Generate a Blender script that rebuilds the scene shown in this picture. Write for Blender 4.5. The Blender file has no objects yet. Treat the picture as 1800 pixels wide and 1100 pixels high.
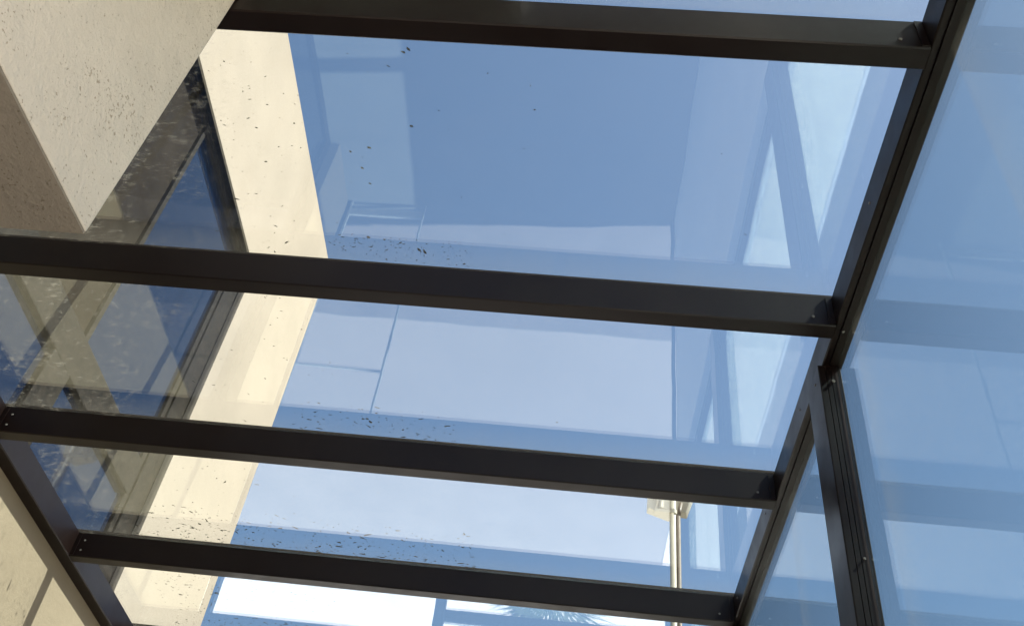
import bpy, bmesh, math, random
from mathutils import Vector, Matrix
S = 0.65            # metres per canopy bay (all coordinates below are in bays)
Z0 = 5.2 * S        # floor of the covered passage is z = 0 m
def W(p): return Vector((p[0]*S, p[1]*S, p[2]*S + Z0))

scene = bpy.context.scene
col = scene.collection
# ------------------------------------------------------------------ camera
cd = bpy.data.cameras.new('camera'); cam = bpy.data.objects.new('camera', cd); col.objects.link(cam)
cd.sensor_width = 36; cd.lens = 34.034; cd.clip_start = 0.02; cd.clip_end = 2000
RX = (0.994167, -0.001080, 0.107845); RY = (0.077242, 0.704999, -0.704989); RZ = (-0.075269, 0.709207, 0.700971)   # rows: image right, image down, forward
m = Matrix((( RX[0], -RY[0], -RZ[0]), (RX[1], -RY[1], -RZ[1]), (RX[2], -RY[2], -RZ[2])))
cam.matrix_world = Matrix.Translation(W((2.188342, -1.252140, -2.411783))) @ m.to_4x4()
scene.camera = cam
# ------------------------------------------------------------------ light
SUN = Vector((0.60, -0.05, 0.76)).normalized()
world = bpy.data.worlds.new('World'); scene.world = world; world.use_nodes = True
nt = world.node_tree; bg = nt.nodes['Background']; bg.inputs['Strength'].default_value = 0.065
sky = nt.nodes.new('ShaderNodeTexSky'); sky.sky_type = 'NISHITA'; sky.sun_disc = False
sky.sun_elevation = math.asin(SUN.z); sky.sun_rotation = math.atan2(SUN.x, SUN.y)
sky.air_density = 1.0; sky.dust_density = 1.2; sky.ozone_density = 0.3
nt.links.new(sky.outputs[0], bg.inputs[0])
sd = bpy.data.lights.new('sun', 'SUN'); sd.energy = 4.5; sd.angle = math.radians(0.5); sd.color = (1, 0.94, 0.84)
so = bpy.data.objects.new('sun', sd); col.objects.link(so); so.rotation_euler = SUN.to_track_quat('Z', 'Y').to_euler()
so.location = (0, 0, 12)
scene.view_settings.view_transform = 'Standard'; scene.view_settings.look = 'None'
scene.view_settings.gamma = 1; scene.view_settings.use_curve_mapping = False
scene.view_settings.exposure = 1.7
scene.render.engine = 'CYCLES'
scene.cycles.max_bounces = 14; scene.cycles.transparent_max_bounces = 24
scene.cycles.glossy_bounces = 8; scene.cycles.diffuse_bounces = 5

# ------------------------------------------------------------------ materials
def mat(name):
    m = bpy.data.materials.new(name); m.use_nodes = True
    return m, m.node_tree.nodes, m.node_tree.links, m.node_tree.nodes['Principled BSDF']
def coord(N, L, scale=(1, 1, 1), rot=(0, 0, 0)):
    g = N.new('ShaderNodeNewGeometry'); mp = N.new('ShaderNodeMapping'); mp.inputs['Scale'].default_value = scale
    mp.inputs['Rotation'].default_value = rot
    L.new(g.outputs['Position'], mp.inputs['Vector']); return mp.outputs['Vector']
def noise(N, L, vec, scale, detail=4, rough=0.6):
    n = N.new('ShaderNodeTexNoise'); n.inputs['Scale'].default_value = scale; n.inputs['Detail'].default_value = detail
    n.inputs['Roughness'].default_value = rough
    L.new(vec, n.inputs['Vector']); return n.outputs['Fac']
def ramp(N, L, fac, stops):
    r = N.new('ShaderNodeValToRGB'); e = r.color_ramp.elements
    while len(e) < len(stops): e.new(0.5)
    for i, (p, c) in enumerate(stops):
        e[i].position = p; e[i].color = (c[0], c[1], c[2], 1) if isinstance(c, tuple) else (c, c, c, 1)
    L.new(fac, r.inputs['Fac']); return r.outputs['Color']
def mth(N, L, op, a, b=None, clamp=False):
    n = N.new('ShaderNodeMath'); n.operation = op; n.use_clamp = clamp
    for i, v in enumerate((a, b)):
        if v is None: continue
        if isinstance(v, (int, float)): n.inputs[i].default_value = v
        else: L.new(v, n.inputs[i])
    return n.outputs[0]
def plain(name, c, rough=0.6, var=0.12, scale=6, bump=0.0, bscale=120, spec=0.5, stretch=(1, 1, 1)):
    m, N, L, P = mat(name)
    v = coord(N, L, stretch)
    a = tuple(x*(1-var) for x in c); b = tuple(min(1, x*(1+var)) for x in c)
    L.new(ramp(N, L, noise(N, L, v, scale), [(0.3, a), (0.7, b)]), P.inputs['Base Color'])
    rr = noise(N, L, v, scale*2.3)
    L.new(ramp(N, L, rr, [(0.3, max(0.02, rough-0.1)), (0.7, min(1, rough+0.1))]), P.inputs['Roughness'])
    P.inputs['Specular IOR Level'].default_value = spec
    if bump:
        bn = N.new('ShaderNodeBump'); bn.inputs['Strength'].default_value = bump; bn.inputs['Distance'].default_value = 0.004
        L.new(noise(N, L, v, bscale, 5, 0.7), bn.inputs['Height']); L.new(bn.outputs[0], P.inputs['Normal'])
    return m
def stucco(name, c, spots=0.0, bump=0.5, grain=60):
    m, N, L, P = mat(name)
    v = coord(N, L)
    big = noise(N, L, v, 1.6, 5, 0.6)
    base = ramp(N, L, big, [(0.25, tuple(x*0.86 for x in c)), (0.55, c), (0.8, tuple(min(1, x*1.06) for x in c))])
    mix = N.new('ShaderNodeMix'); mix.data_type = 'RGBA'
    L.new(base, mix.inputs[6]); mix.inputs[7].default_value = (c[0]*0.35, c[1]*0.3, c[2]*0.24, 1)
    sp = noise(N, L, v, 85, 3, 0.6); reg = noise(N, L, v, 5, 3, 0.6)
    k = mth(N, L, 'GREATER_THAN', mth(N, L, 'ADD', sp, mth(N, L, 'MULTIPLY', reg, 0.35)), 1.0 - spots)
    L.new(mth(N, L, 'MULTIPLY', k, 0.55), mix.inputs[0])
    L.new(mix.outputs[2], P.inputs['Base Color']); P.inputs['Roughness'].default_value = 0.9
    P.inputs['Specular IOR Level'].default_value = 0.2
    bn = N.new('ShaderNodeBump'); bn.inputs['Strength'].default_value = bump; bn.inputs['Distance'].default_value = 0.006
    L.new(mth(N, L, 'ADD', noise(N, L, v, grain, 6, 0.7), mth(N, L, 'MULTIPLY', noise(N, L, v, 7, 3), 60.0/grain*2.0)), bn.inputs['Height'])
    L.new(bn.outputs[0], P.inputs['Normal'])
    return m
def rough_plaster(name, c):
    m, N, L, P = mat(name); v = coord(N, L)
    base = ramp(N, L, noise(N, L, v, 2.4, 6, 0.68), [(0.25, tuple(x*0.84 for x in c)), (0.5, c), (0.78, tuple(min(1, x*1.05) for x in c))])
    pit = noise(N, L, v, 190, 3, 0.6); reg = noise(N, L, v, 6, 4, 0.7)
    k = ramp(N, L, mth(N, L, 'ADD', pit, mth(N, L, 'MULTIPLY', reg, 0.55)), [(0.90, 0.0), (0.97, 0.6)])
    mix = N.new('ShaderNodeMix'); mix.data_type = 'RGBA'; L.new(k, mix.inputs[0]); L.new(base, mix.inputs[6])
    mix.inputs[7].default_value = (c[0]*.35, c[1]*.30, c[2]*.22, 1); L.new(mix.outputs[2], P.inputs['Base Color'])
    P.inputs['Roughness'].default_value = 0.95; P.inputs['Specular IOR Level'].default_value = 0.1
    h = mth(N, L, 'ADD', noise(N, L, v, 130, 5, 0.75), mth(N, L, 'MULTIPLY', noise(N, L, v, 14, 4, 0.6), 2.5))
    bn = N.new('ShaderNodeBump'); bn.inputs['Strength'].default_value = 0.55; bn.inputs['Distance'].default_value = 0.007
    L.new(h, bn.inputs['Height']); L.new(bn.outputs[0], P.inputs['Normal']); return m
def glass(name, f0, tint, dust=0.0, wall_dust=0.0, wave=0.02):
    """flat clear glazing: light passes straight, part of it is mirrored (Schlick), dry dirt on top"""
    m, N, L, P = mat(name); N.remove(P)
    out = N['Material Output']
    g = N.new('ShaderNodeNewGeometry')
    dp = N.new('ShaderNodeVectorMath'); dp.operation = 'DOT_PRODUCT'
    L.new(g.outputs['Normal'], dp.inputs[0]); L.new(g.outputs['Incoming'], dp.inputs[1])
    c = mth(N, L, 'ABSOLUTE', dp.outputs['Value'])
    p5 = mth(N, L, 'POWER', mth(N, L, 'SUBTRACT', 1.0, c, True), 5.0)
    fr = mth(N, L, 'ADD', mth(N, L, 'MULTIPLY', p5, 1 - f0), f0)
    tr = N.new('ShaderNodeBsdfTransparent'); tr.inputs[0].default_value = (*tint, 1)
    gl = N.new('ShaderNodeBsdfGlossy'); gl.inputs['Roughness'].default_value = 0.0
    gl.inputs['Color'].default_value = (1, 1, 1, 1)
    wb = N.new('ShaderNodeBump'); wb.inputs['Strength'].default_value = wave; wb.inputs['Distance'].default_value = 0.02
    L.new(noise(N, L, coord(N, L), 3.2, 2, 0.45), wb.inputs['Height']); L.new(wb.outputs[0], gl.inputs['Normal'])
    mx = N.new('ShaderNodeMixShader'); L.new(fr, mx.inputs[0]); L.new(tr.outputs[0], mx.inputs[1]); L.new(gl.outputs[0], mx.inputs[2])
    last = mx.outputs[0]
    if dust:
        v = coord(N, L, (1, 1, 1)); v2 = coord(N, L, (1.0, 3.2, 1), (0, 0, 0.9))
        film = ramp(N, L, noise(N, L, v, 3.0, 6, 0.7), [(0.35, 0.0), (0.8, dust)])
        sx = N.new('ShaderNodeSeparateXYZ'); L.new(g.outputs['Position'], sx.inputs[0])
        near = mth(N, L, 'DIVIDE', mth(N, L, 'SUBTRACT', 1.25*S, mth(N, L, 'ADD', sx.outputs[0], mth(N, L, 'MULTIPLY', sx.outputs[1], 0.36))), 0.45*S, True)
        near = mth(N, L, 'MINIMUM', mth(N, L, 'MAXIMUM', near, 0.0), 1.0)
        st = mth(N, L, 'ADD', noise(N, L, v2, 46, 4, 0.62), mth(N, L, 'MULTIPLY', noise(N, L, v, 9, 3), 0.35))
        st = ramp(N, L, st, [(0.765, 0.0), (0.84, wall_dust)])
        st = mth(N, L, 'MULTIPLY', st, near)
        fy = mth(N, L, 'FRACT', mth(N, L, 'DIVIDE', sx.outputs[1], S))
        edge = ramp(N, L, mth(N, L, 'ADD', fy, mth(N, L, 'MULTIPLY', mth(N, L, 'SUBTRACT', noise(N, L, coord(N, L, (6, 1, 1)), 3, 5, 0.7), 0.5), 0.14)), [(0.86, 0.0), (0.985, 0.05)])
        d = mth(N, L, 'ADD', mth(N, L, 'ADD', film, edge), st, True)
        df = N.new('ShaderNodeBsdfDiffuse'); df.inputs[0].default_value = (0.42, 0.39, 0.33, 1)
        tl = N.new('ShaderNodeBsdfTranslucent'); tl.inputs[0].default_value = (0.30, 0.27, 0.22, 1)
        ad = N.new('ShaderNodeMixShader'); ad.inputs[0].default_value = 0.35
        L.new(df.outputs[0], ad.inputs[1]); L.new(tl.outputs[0], ad.inputs[2])
        m2 = N.new('ShaderNodeMixShader'); L.new(d, m2.inputs[0]); L.new(last, m2.inputs[1]); L.new(ad.outputs[0], m2.inputs[2])
        last = m2.outputs[0]
    L.new(last, out.inputs['Surface'])
    return m

M = {}
M['bronze'] = plain('bronze_aluminium', (0.0062, 0.0024, 0.0016), 0.38, 0.12, 2.5, 0.03, 420, 0.24)
M['roofglass'] = glass('roof_glass', 0.120, (0.915, 0.982, 0.990), 0.010, 0.32)
M['sideglass'] = glass('side_glass', 0.040, (0.70, 0.785, 0.800), 0.012, 0.0)
M['clearglass'] = glass('clear_glass', 0.04, (0.98, 0.99, 0.99))
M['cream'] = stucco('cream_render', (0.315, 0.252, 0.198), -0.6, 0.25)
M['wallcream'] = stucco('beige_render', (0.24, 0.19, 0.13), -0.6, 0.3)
M['soffit_shade_plate'] = rough_plaster('soffit_shade_tone', (0.24, 0.205, 0.165))  # darker than the block's render: shade of the underside put into the colour
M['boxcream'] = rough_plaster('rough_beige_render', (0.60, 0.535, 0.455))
M['slab'] = plain('shade_slab_grey', (0.34, 0.33, 0.31), 0.9, 0.1, 3)
M['concrete'] = plain('pale_concrete', (0.40, 0.38, 0.345), 0.9, 0.08, 1.5, 0.1, 60)
M['paving'] = plain('grey_paving', (0.27, 0.255, 0.235), 0.9, 0.06, 0.8, 0.1, 60)
M['darkstone'] = plain('dark_stone', (0.14, 0.13, 0.12), 0.8, 0.15, 2)
M['white'] = plain('white_render', (0.88, 0.87, 0.84), 0.9, 0.05, 2, 0.1, 60)
M['palewall'] = plain('pale_grey_panel', (0.80, 0.80, 0.82), 0.6, 0.05, 2)
M['palepath'] = plain('pale_paving', (0.94, 0.87, 0.75), 0.9, 0.10, 3, 0.1, 80)
M['floor'] = plain('brown_grey_floor', (0.15, 0.14, 0.125), 0.8, 0.1, 2)
M['palefloor'] = plain('pale_floor', (0.55, 0.55, 0.58), 0.8, 0.1, 2)
M['lawn'] = plain('dry_lawn', (0.085, 0.07, 0.04), 0.95, 0.4, 8)
M['ground'] = plain('dry_ground', (0.36, 0.32, 0.26), 0.95, 0.3, 0.2)
M['darkframe'] = plain('weathered_dark_frame', (0.013, 0.009, 0.006), 0.8, 0.6, 40, 0.4, 90, 0.15)
M['brownpanel'] = plain('dusty_brown_panel', (0.014, 0.009, 0.005), 0.9, 0.35, 3, 0.2, 40, 0.1)
M['gasket'] = plain('black_gasket', (0.015, 0.015, 0.016), 0.6)
M['screw'] = plain('steel_screw', (0.15, 0.14, 0.125), 0.35)
M['lampcream'] = plain('weathered_cream_metal', (0.40, 0.345, 0.265), 0.55, 0.12, 9)
M['lampcream_shade'] = plain('shaded_cream_metal', (0.24, 0.20, 0.15), 0.6, 0.15, 9)  # darker copy of the cream metal, for the shadowed part of the head
M['pole_shade'] = plain('pole_shade_brown', (0.10, 0.065, 0.04), 0.6, 0.2, 9)  # brown for the pole's shaded half, also used on the cable
M['leaf'] = plain('palm_leaf', (0.07, 0.11, 0.06), 0.5, 0.3, 10)
M['trunk'] = plain('palm_trunk', (0.16, 0.12, 0.08), 0.9, 0.3, 12, 0.5, 30)
M['speck'] = plain('dry_dirt', (0.06, 0.042, 0.028), 0.9, 0.4, 30)
M['chalk'] = plain('blue_grey_dark_room', (0.03, 0.03, 0.035), 0.8)
m, N, L, P = mat('blue_window_glass'); M['window'] = m
P.inputs['Base Color'].default_value = (0.003, 0.008, 0.022, 1); P.inputs['Roughness'].default_value = 0.03
P.inputs['IOR'].default_value = 1.48
bn = N.new('ShaderNodeBump'); bn.inputs['Strength'].default_value = 0.06; bn.inputs['Distance'].default_value = 0.01
L.new(noise(N, L, coord(N, L), 2.0, 2), bn.inputs['Height']); L.new(bn.outputs[0], P.inputs['Normal'])

# ------------------------------------------------------------------ mesh helpers
def bx(bm, x0, x1, y0, y1, z0, z1):
    vs = [bm.verts.new(W((x, y, z))) for x in (x0, x1) for y in (y0, y1) for z in (z0, z1)]
    for f in ((0, 1, 3, 2), (4, 6, 7, 5), (0, 4, 5, 1), (2, 3, 7, 6), (0, 2, 6, 4), (1, 5, 7, 3)):
        bm.faces.new([vs[i] for i in f])
def cyl(bm, a, b, r0, r1=None, n=12, caps=True):
    """tube between two points, in bays"""
    r1 = r0 if r1 is None else r1
    a, b = Vector(a), Vector(b); d = (b-a).normalized()
    u = d.orthogonal().normalized(); v = d.cross(u)
    A = [bm.verts.new(W(a + (u*math.cos(t)+v*math.sin(t))*r0)) for t in [2*math.pi*i/n for i in range(n)]]
    B = [bm.verts.new(W(b + (u*math.cos(t)+v*math.sin(t))*r1)) for t in [2*math.pi*i/n for i in range(n)]]
    for i in range(n): bm.faces.new((A[i], A[(i+1) % n], B[(i+1) % n], B[i]))
    if caps: bm.faces.new(list(reversed(A))); bm.faces.new(B)
def extrude(bm, prof, axis, a, b):
    """closed 2-D profile run along an axis: axis 'y' takes (x, z) pairs, axis 'z' takes (x, y), axis 'x' takes (y, z)"""
    def pt(p, t):
        return {'x': (t, p[0], p[1]), 'y': (p[0], t, p[1]), 'z': (p[0], p[1], t)}[axis]
    A = [bm.verts.new(W(pt(p, a))) for p in prof]; B = [bm.verts.new(W(pt(p, b))) for p in prof]
    n = len(prof)
    for i in range(n): bm.faces.new((A[i], A[(i+1) % n], B[(i+1) % n], B[i]))
    bm.faces.new(list(reversed(A))); bm.faces.new(B)
def new(): return bmesh.new()
def obj(name, bm, m, parent=None, bevel=0.0, smooth=False):
    bmesh.ops.recalc_face_normals(bm, faces=bm.faces)
    if bevel:
        bmesh.ops.bevel(bm, geom=list(bm.edges), offset=bevel*S, segments=2, profile=0.6, affect='EDGES', clamp_overlap=True)
    me = bpy.data.meshes.new(name); bm.to_mesh(me); bm.free()
    me.materials.append(M[m])
    if smooth:
        for p in me.polygons: p.use_smooth = True
    o = bpy.data.objects.new(name, me); col.objects.link(o)
    if parent:
        o.parent = parent
        loc = Vector((0, 0, 0)); q = parent
        while q: loc += q.location; q = q.parent
        for v in me.vertices: v.co -= loc
    return o
def box(name, m, parent, x, y, z, bevel=0.0):
    bm = new(); bx(bm, x[0], x[1], y[0], y[1], z[0], z[1]); return obj(name, bm, m, parent, bevel)
def thing(name, label, cat, loc, group=None):
    o = bpy.data.objects.new(name, None); col.objects.link(o); o.location = W(loc); o.empty_display_size = 0.2
    o['label'] = label; o['category'] = cat
    if group: o['group'] = group
    return o
def tag(o, label, cat, group=None):
    o['label'] = label; o['category'] = cat
    if group: o['group'] = group
    return o
def struct(o): o['kind'] = 'structure'; return o

# ------------------------------------------------------------------ the setting
bm = new(); bmesh.ops.create_grid(bm, x_segments=1, y_segments=1, size=600); bmesh.ops.translate(bm, verts=bm.verts, vec=(0, 0, -0.30))
struct(obj('ground', bm, 'ground'))
struct(box('lawn', 'lawn', None, (4.45, 9), (1.2, 40), (-5.6, -5.21)))
struct(box('path', 'palepath', None, (3.105, 4.42), (-12, 5.339), (-5.6, -5.2)))
struct(box('path', 'palepath', None, (3.601, 4.42), (5.339, 24), (-5.6, -5.2)))
struct(box('kerb', 'palewall', None, (4.42, 4.45), (-12, 24), (-5.6, -5.19)))
struct(box('floor', 'floor', None, (-0.6, 3.0), (-2.5, 5.07), (-5.6, -5.2)))
struct(box('entrance_path', 'darkstone', None, (-3, 3.1), (-14, -2.5), (-5.6, -5.203)))
struct(box('bounce_terrace', 'palepath', None, (4.451, 14), (-14, 1.2), (-5.6, -5.207)))  # unseen pale ground added to bounce sunlight onto the wall block
struct(box('threshold', 'darkstone', None, (-6.0, 3.6), (5.34, 6.72), (-5.6, -5.202)))
struct(box('threshold', 'darkstone', None, (-0.6, 3.0), (5.07, 5.34), (-5.6, -5.202)))
struct(box('paving', 'paving', None, (-6, 3.6), (6.72, 9.0), (-5.6, -5.206)))
struct(box('terrace', 'concrete', None, (-6, 3.6), (9.0, 12.7), (-5.6, -5.205)))
struct(box('white_terrace', 'white', None, (-6, 3.6), (12.7, 24), (-5.6, -5.202)))

# ------------------------------------------------------------------ the house on the left (upper facade seen through the roof, lower wall under it)
FX = -0.4
house = thing('house', 'cream rendered house beside the canopy with dark blue window and wide cream surround', 'house', (-2.5, 1, -5.2))
bm = new()
bx(bm, -1.2, FX, -3, 5.30, 2.97, 4.5)          # band over the window
bx(bm, -1.2, FX, 3.87, 5.30, 0.03, 2.97)       # corner pier
bx(bm, -1.2, FX, -3, 5.30, 0.0, 0.03)
wall = obj('wall', bm, 'cream', house)
bm = new(); bx(bm, -6, -1.2, -3, 5.30, -5.2, 4.5); obj('core', bm, 'cream', house)
bm = new(); bx(bm, -6.0, -0.402, -2.998, 5.298, 4.503, 4.54); obj('coping', bm, 'cream', house, 0.006)
bm = new()
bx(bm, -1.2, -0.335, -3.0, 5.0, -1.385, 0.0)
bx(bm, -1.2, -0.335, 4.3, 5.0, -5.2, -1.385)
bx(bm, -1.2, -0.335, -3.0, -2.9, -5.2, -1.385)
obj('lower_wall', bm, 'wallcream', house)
# trim angle round the opening
bm = new()
extrude(bm, [(FX+.012, 2.86), (FX+.012, 2.97), (FX, 2.97), (FX-.05, 2.97), (FX-.05, 2.955), (FX-.004, 2.955), (FX-.004, 2.86)], 'y', -3, 3.87)
obj('window_trim', bm, 'cream', house)
bm = new(); bx(bm, FX-.012, FX+.008, 3.845, 3.87, 0.03, 2.86); obj('window_trim', bm, 'cream', house)
# window
bm = new()
bx(bm, -.52, -.45, -2.99, 3.87, 2.875, 2.968)
bx(bm, -.52, -.448, 3.66, 3.868, 0.032, 2.875)
bx(bm, -.52, -.449, -2.99, 3.66, 0.032, 0.07)
frame = obj('window_frame', bm, 'darkframe', house, 0.004)
bm = new(); bx(bm, -.50, -.462, 3.61, 3.66, .07, 2.83); bx(bm, -.50, -.462, -2.99, 3.61, 2.83, 2.875)
obj('sash', bm, 'darkframe', frame, 0.004)
box('rail', 'darkframe', frame, (-.515, -.446), (-2.99, 3.61), (0.63, 0.87), 0.008)
box('mullion', 'darkframe', frame, (-.512, -.452), (2.505, 2.545), (0.87, 2.83), 0.004)
box('mullion', 'darkframe', frame, (-.513, -.447), (2.33, 2.55), (0.07, 0.63), 0.006)
box('window_pane', 'window', house, (-.495, -.485), (2.545, 3.61), (.87, 2.83))
box('window_pane', 'window', house, (-.496, -.486), (2.55, 3.61), (.07, .63))
box('window_pane', 'window', house, (-.496, -.486), (-2.98, 2.33), (.07, .63))
bm = new()
bx(bm, -.495, -.478, -2.99, 2.505, .87, 2.83)
obj('blind_panel', bm, 'brownpanel', house)
# sliding doors below, dark inside
d = thing('sliding_door', 'dark glazed sliding door in the lower house wall under the canopy', 'door', (-.5, .6, -5.2))
box('door_pane', 'window', d, (-.47, -.46), (-2.8, .6), (-5.1, -1.46))
box('door_pane', 'window', d, (-.45, -.44), (.7, 4.2), (-5.1, -1.46))
bm = new()
for y0, y1 in ((-2.9, -2.8), (.6, .7), (4.2, 4.3)): bx(bm, -.5, -.42, y0, y1, -5.2, -1.385)
for z0, z1 in ((-5.2, -5.1), (-1.46, -1.3852)):
    bx(bm, -.5, -.42, -2.8, .6, z0, z1); bx(bm, -.5, -.42, .7, 4.2, z0, z1)
obj('door_frame', bm, 'bronze', d)

# wall block close to the camera, upper left
blk = new()
c = Vector((1.194, -0.004)); dr = Vector((-0.084, -0.996))
far = c + dr*2.2
prof = [(c.x, c.y), (far.x, far.y), (-.33, far.y), (-.33, c.y)]
extrude(blk, prof, 'z', -1.047, -0.001)
wb = tag(obj('wall_block', blk, 'boxcream', None, 0.005), 'rough beige rendered wall block hanging down in the near upper left corner', 'wall')
sf = new(); i = .002; extrude(sf, [(c.x-i, c.y-i), (far.x-i, far.y+i), (-.32, far.y+i), (-.32, c.y-i)], 'z', -1.0535, -1.0472)  # thin plate added to give the block's underside its shaded tone
obj('soffit_shade_plate', sf, 'soffit_shade_plate', wb)
bm = new(); bx(bm, -.33, 1.95, -2.6, -.001, .03, .22); bx(bm, 1.95, 3.06, -2.6, -.07, .031, .22)  # out of view, added to keep sun off the wall block and floor
tag(obj('shade_slab', bm, 'slab'), 'unseen opaque slab added behind the viewer to shade the wall block', 'roof')

# ------------------------------------------------------------------ the glass canopy
can = thing('glass_canopy', 'dark bronze aluminium canopy frame with clear glass roof panes between house wall and side screen', 'canopy', (1.37, 2.5, -5.2))
PH, PW, EH, EW = 0.1313, 0.0625, 0.1231, 0.0691
def screw(p, n, parent, r=0.0055):
    bm = new(); p = Vector(p); n = Vector(n)
    cyl(bm, p - n*0.002, p + n*0.0025, r, r*0.75, 10); o = obj('screw', bm, 'screw', parent); return o
for n in range(0, 6):
    bm = new()
    # box section with a small glazing lip along the top and a fine groove low on each side
    y = n
    prof = [(y, 0), (y, -PH+.004), (y+.004, -PH), (y+PW-.004, -PH), (y+PW, -PH+.004), (y+PW, 0)]
    extrude(bm, prof, 'x', -0.266, 2.9995)
    pr = obj('purlin', bm, 'bronze', can)
    for sx, sz in ((2.93, -.04), (2.93, -.095), (-.22, -.04), (-.22, -.095)):
        if sx > 0 and sz > -.05: continue
        screw((sx, y-.0005, sz), (0, -1, 0), pr)
    bm = new()
    bx(bm, 2.978, 2.9985, y-.0035, y-.0005, -PH+.006, -.002); obj('end_cleat', bm, 'bronze', pr)
    box('end_cleat', 'bronze', pr, (-.265, -.245), (y-.0035, y-.0005), (-PH+.006, -.002))
bm = new()
prof = [(3.0, -.0005), (3.0, -EH+.004), (3.004, -EH), (3.018, -EH), (3.019, -EH+.008), (3.024, -EH+.008), (3.025, -EH), (3.0655, -EH), (3.069, -EH+.004), (3.069, .03), (3.03, .03), (3.03, -.0005)]
extrude(bm, prof, 'y', -2.6, 5.1)
eb = obj('edge_beam', bm, 'bronze', can)
for sy, sz in ((1.52, -.055), (.55, -.06), (2.9, -.06), (2.2, -.055)): screw((2.9995, sy, sz), (-1, 0, 0), eb)
screw((3.03, 1.03, -EH-.0005), (0, 0, -1), eb)
bm = new()
prof = [(-.335, 0), (-.335, -PH), (-.27, -PH), (-.266, -PH+.004), (-.266, 0)]
extrude(bm, prof, 'y', .0, 5.1)
obj('wall_plate', bm, 'bronze', can)
for n in range(0, 5):
    box('roof_pane', 'roofglass', can, (-.315, 3.028), (n+.036, n+1.026), (.002, .010))
box('roof_pane', 'roofglass', can, (-.315, 3.028), (-.32, .026), (.002, .010))
bm = new()
for n in range(0, 6): bx(bm, -.33, 3.029, n+.018, n+.044, .020, .030)
obj('cover_strip', bm, 'bronze', can)

# ------------------------------------------------------------------ side screen: posts, panes, low wall below
GX = 3.05
scr = thing('side_screen', 'glazed side screen with dark bronze posts standing on a low pale wall', 'glass screen', (3.04, 1.5, -5.2))
box('low_wall', 'white', scr, (3.005, 3.10), (-.7, 5.0), (-5.2, -1.96))
box('sill', 'white', scr, (2.985, 3.12), (-.7, 5.0), (-1.96, -1.90), .004)
box('bottom_rail', 'bronze', scr, (3.03, 3.07), (-.7, 5.0), (-1.90, -1.83), .003)
ys = [-.7, 1.2, 3.08, 4.85]
for i, y0 in enumerate(ys):
    bm = new()
    x0, x1, y1 = 2.985, 3.061, y0+.15
    w = x1-x0
    prof = [(x0, y1), (x0, y0+.003), (x0+.003, y0)]
    for gx, gw in ((.30, .035), (.52, .03)):
        a = x0+w*gx; b = a+w*gw
        prof += [(a, y0), (a+.001, y0+.004), (b-.001, y0+.004), (b, y0)]
    prof += [(x1-.003, y0), (x1, y0+.003), (x1, y1)]
    extrude(bm, prof, 'z', -1.9, -EH-.0008)
    po = obj('post', bm, 'bronze', scr)
    screw((x0-.0005, y0+.055, -.165), (-1, 0, 0), po, .006)
    screw((x0+.045, y0-.0005, -.19), (0, -1, 0), po, .007)
    screw((x0+.05, y0-.0005, -.86), (0, -1, 0), po, .005)
for i in range(len(ys)-1):
    box('side_pane', 'sideglass', scr, (GX-.0028, GX+.0028), (ys[i]+.151, ys[i+1]-.001), (-1.829, -EH-.001))

# ------------------------------------------------------------------ front screen at the far end
fs = thing('front_screen', 'glazed toplights framed in dark bronze over the open end of the passage', 'glass screen', (1.3, 5.05, -5.2))
for x0, x1 in ((-.334, -.255), (1.30, 1.375), (2.905, 3.0)):
    box('frame_bar', 'bronze', fs, (x0, x1), (5.0, 5.062), (-1.2, -PH-.001), .003)
box('transom', 'bronze', fs, (1.375, 2.905), (5.002, 5.06), (-.82, -.735), .003)
box('sill_rail', 'bronze', fs, (-.334, 2.98), (4.99, 5.07), (-1.27, -1.2), .003)
box('top_pane', 'clearglass', fs, (-.255, 1.30), (5.028, 5.034), (-1.2, -PH-.001))
box('top_pane', 'clearglass', fs, (1.375, 2.905), (5.028, 5.034), (-.735, -PH-.001))
box('top_pane', 'clearglass', fs, (1.375, 2.905), (5.028, 5.034), (-1.2, -.82))
for x0, x1 in ((-.334, -.30), (2.97, 3.0)):
    box('door_stile', 'bronze', fs, (x0, x1), (5.0, 5.05), (-5.2, -1.271), .003)
gate = thing('garden_gate', 'pale grey railed gate standing at the open end of the passage', 'gate', (.12, 5.02, -5.2))
for x0, x1 in ((-.295, -.275), (.475, .494)):
    box('gate_stile', 'concrete', gate, (x0, x1), (5.0, 5.03), (-5.2, -2.24), .004)
for z0, z1 in ((-2.285, -2.265), (-2.955, -2.94), (-5.1, -5.0)):
    box('gate_rail', 'concrete', gate, (-.275, .475), (5.005, 5.025), (z0, z1))

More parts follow.
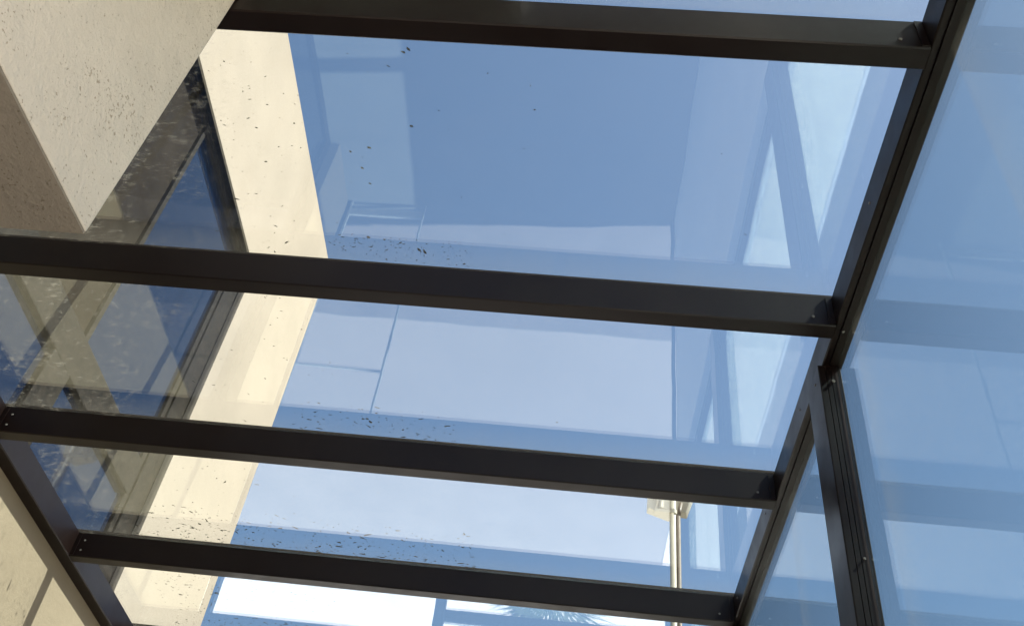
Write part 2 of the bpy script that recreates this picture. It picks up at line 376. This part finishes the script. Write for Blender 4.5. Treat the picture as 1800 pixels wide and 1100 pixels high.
# ------------------------------------------------------------------ things in the sun beyond the front screen
tag(box('boundary_wall', 'white', None, (-9, 12), (24.1, 24.5), (-5.2, -2.2)), 'sunlit white boundary wall beyond the end screen', 'wall')
palm = thing('palm_plant', 'low fan palm spreading its fronds over the white terrace', 'palm', (2.03, 12.52, -5.2))
bm = new(); cyl(bm, (2.03, 12.52, -5.2), (2.03, 12.53, -5.06), .10, .06, 10, True); obj('trunk', bm, 'trunk', palm)
rnd = random.Random(4)
for k in range(7):
    bm = new(); a = .25 + k*(math.pi-.5)/6 + rnd.uniform(-.08, .08); el = rnd.uniform(.04, .16)
    base = Vector((2.03, 12.53, -5.06)); d = Vector((math.cos(a)*math.cos(el), math.sin(a)*math.cos(el), math.sin(el)))
    cyl(bm, base, base + d*.22, .010, .008, 6)
    hub = base + d*.22; up = Vector((0, 0, 1)); side = d.cross(up).normalized()
    for j in range(9):
        t = -.75 + 1.5*j/8
        dd = (d*math.cos(t) + side*math.sin(t)).normalized()
        Ln = 1.0*(1-.3*abs(t))*rnd.uniform(.85, 1.1); wv = dd.cross(up).normalized()*.028; tip = hub + dd*Ln + Vector((0, 0, -.05*Ln))
        mid = hub + dd*Ln*.55
        v = [bm.verts.new(W(q)) for q in (hub, mid+wv, tip, mid-wv, mid+up*.012)]
        bm.faces.new((v[0], v[1], v[4])); bm.faces.new((v[1], v[2], v[4])); bm.faces.new((v[2], v[3], v[4])); bm.faces.new((v[3], v[0], v[4]))
    obj('frond', bm, 'leaf', palm)

# ------------------------------------------------------------------ floodlight on its pole, beyond the roof
FXP, FYP, FZP, K = 3.484, 9.2, 4.856, 1.13      # pole axis, lamp height
def fp(x, y, z): return (FXP + x*K, FYP + y*K, FZP + z*K)
fl = thing('floodlight_pole', 'weathered cream pole with floodlight head seen through the glass roof', 'floodlight', (FXP, FYP, -5.2))
bm = new(); cyl(bm, (FXP, FYP, -5.2), fp(0, 0, .28), .041, .041, 20); obj('pole', bm, 'lampcream', fl, 0, True)
bm = new(); cyl(bm, (FXP+.064, FYP, -5.2), (FXP+.064, FYP, FZP-.30), .030, .030, 14)  # dark tube added beside the pole to stand for its shaded side
cyl(bm, (FXP+.064, FYP, FZP-.30), fp(.10, .06, -.05), .030, .022, 14); obj('pole_shade', bm, 'pole_shade', fl, 0, True)
def rotbox(bm, cen, size, rz=0, rx=0, ry=0, taper=1.0):
    R = Matrix.Rotation(rz, 3, 'Z') @ Matrix.Rotation(ry, 3, 'Y') @ Matrix.Rotation(rx, 3, 'X'); cen = Vector(fp(*cen))
    vs = []
    for x in (-.5, .5):
        for y in (-.5, .5):
            for z in (-.5, .5):
                k = taper if y > 0 else 1.0
                vs.append(bm.verts.new(W(cen + R @ Vector((x*size[0]*K*k, y*size[1]*K, z*size[2]*K*k)))))
    for f in ((0, 1, 3, 2), (4, 6, 7, 5), (0, 4, 5, 1), (2, 3, 7, 6), (0, 2, 6, 4), (1, 5, 7, 3)): bm.faces.new([vs[i] for i in f])
bm = new(); rotbox(bm, (-.13, .16, .02), (.30, .10, .56), .25, -.35, .16, .9); hd = obj('lamp_head', bm, 'lampcream', fl, .012)
bm = new(); rotbox(bm, (.15, .20, .05), (.18, .12, .44), -.3, -.3, .22, .85); obj('lamp_head', bm, 'lampcream_shade', fl, .012)  # right part of the head, shadow put in by the darker metal
for k in range(6):
    bm = new(); rotbox(bm, (-.24+k*.042, .085+.012*k, .10), (.008, .05, .30), .25, -.35, .16); obj('fin', bm, 'lampcream', hd)
bm = new(); rotbox(bm, (-.095, .03, -.09), (.12, .10, .20), .35, .0, .08); obj('gear_box', bm, 'lampcream', fl, .01)
bm = new(); rotbox(bm, (-.105, .0, -.225), (.20, .07, .035)); obj('bracket_arm', bm, 'lampcream', fl, .003)
bm = new(); rotbox(bm, (-.18, .03, -.12), (.020, .09, .22), .1, 0, .25); obj('yoke', bm, 'lampcream', fl, .003)
bm = new(); cyl(bm, fp(-.06, -.04, .0), fp(.01, -.02, .12), .016*K, .016*K, 10); obj('cable', bm, 'pole_shade', fl, 0, True)
bm = new(); cyl(bm, (FXP, FYP, FZP-.28), (FXP, FYP, FZP-.22), .052, .052, 20); obj('clamp', bm, 'lampcream', fl)

# ------------------------------------------------------------------ dirt lying on the roof glass
rnd = random.Random(11)
bm = new()
def flake(x, y, r, el=1.0, ang=0.0):
    n = rnd.choice((5, 6, 7)); z = .0105
    ca, sa = math.cos(ang), math.sin(ang); P_ = []
    for i in range(n):
        t = 2*math.pi*i/n; q = r*rnd.uniform(.45, 1.1)
        px, py = q*math.cos(t)*el, q*math.sin(t)
        P_.append((x+px*ca-py*sa, y+px*sa+py*ca))
    lo = [bm.verts.new(W((a, b, z))) for a, b in P_]
    top = bm.verts.new(W((x, y, z+r*.5)))
    bm.faces.new(list(reversed(lo)))
    for i in range(n): bm.faces.new((lo[i], lo[(i+1) % n], top))
def scatter(count, xr, yr, rr, bias=1.0):
    for _ in range(count):
        x = xr[0]+(xr[1]-xr[0])*rnd.random(); y = yr[1]-(yr[1]-yr[0])*rnd.random()**bias
        el = rnd.choice((1, 1, 1.6, 2.6, 4))
        flake(x, y, rnd.uniform(*rr)*rnd.choice((.6, .8, 1, 1.5)), el, rnd.gauss(0.1, .5))
scatter(170, (1.28, 1.80), (.88, .995), (.0008, .0024), .7)
scatter(28, (1.25, 2.0), (.2, .95), (.0009, .0022))
scatter(170, (.85, 1.30), (.05, .99), (.0008, .0022))
scatter(130, (1.05, 1.70), (1.80, 1.99), (.001, .0032))
scatter(90, (.6, 1.25), (1.2, 1.99), (.001, .003))
scatter(60, (.3, .95), (2.1, 2.7), (.001, .003))
scatter(560, (.0, 1.75), (2.68, 2.99), (.001, .0048), 1.5)
scatter(850, (-.02, 1.0), (3.1, 3.99), (.001, .0046))
scatter(200, (.9, 2.9), (3.6, 3.99), (.001, .004))
scatter(130, (.4, 2.9), (.1, 3.9), (.0008, .002))
for x, y, r in ((1.63, .17, .009), (1.615, .18, .006), (1.62, .43, .006), (1.48, .52, .0075), (1.42, .54, .005), (1.45, .60, .006), (1.47, .66, .005), (1.44, .89, .008), (1.61, .93, .009), (1.63, .94, .011), (1.33, 1.88, .009), (1.34, 1.90, .010), (1.37, 1.84, .006)):
    flake(x, y, r*.75, 1.6, rnd.random())
o = obj('dirt_specks', bm, 'speck'); o['kind'] = 'stuff'
o['label'] = 'dry leaf bits and dirt specks lying on top of the glass roof panes'; o['category'] = 'dirt'
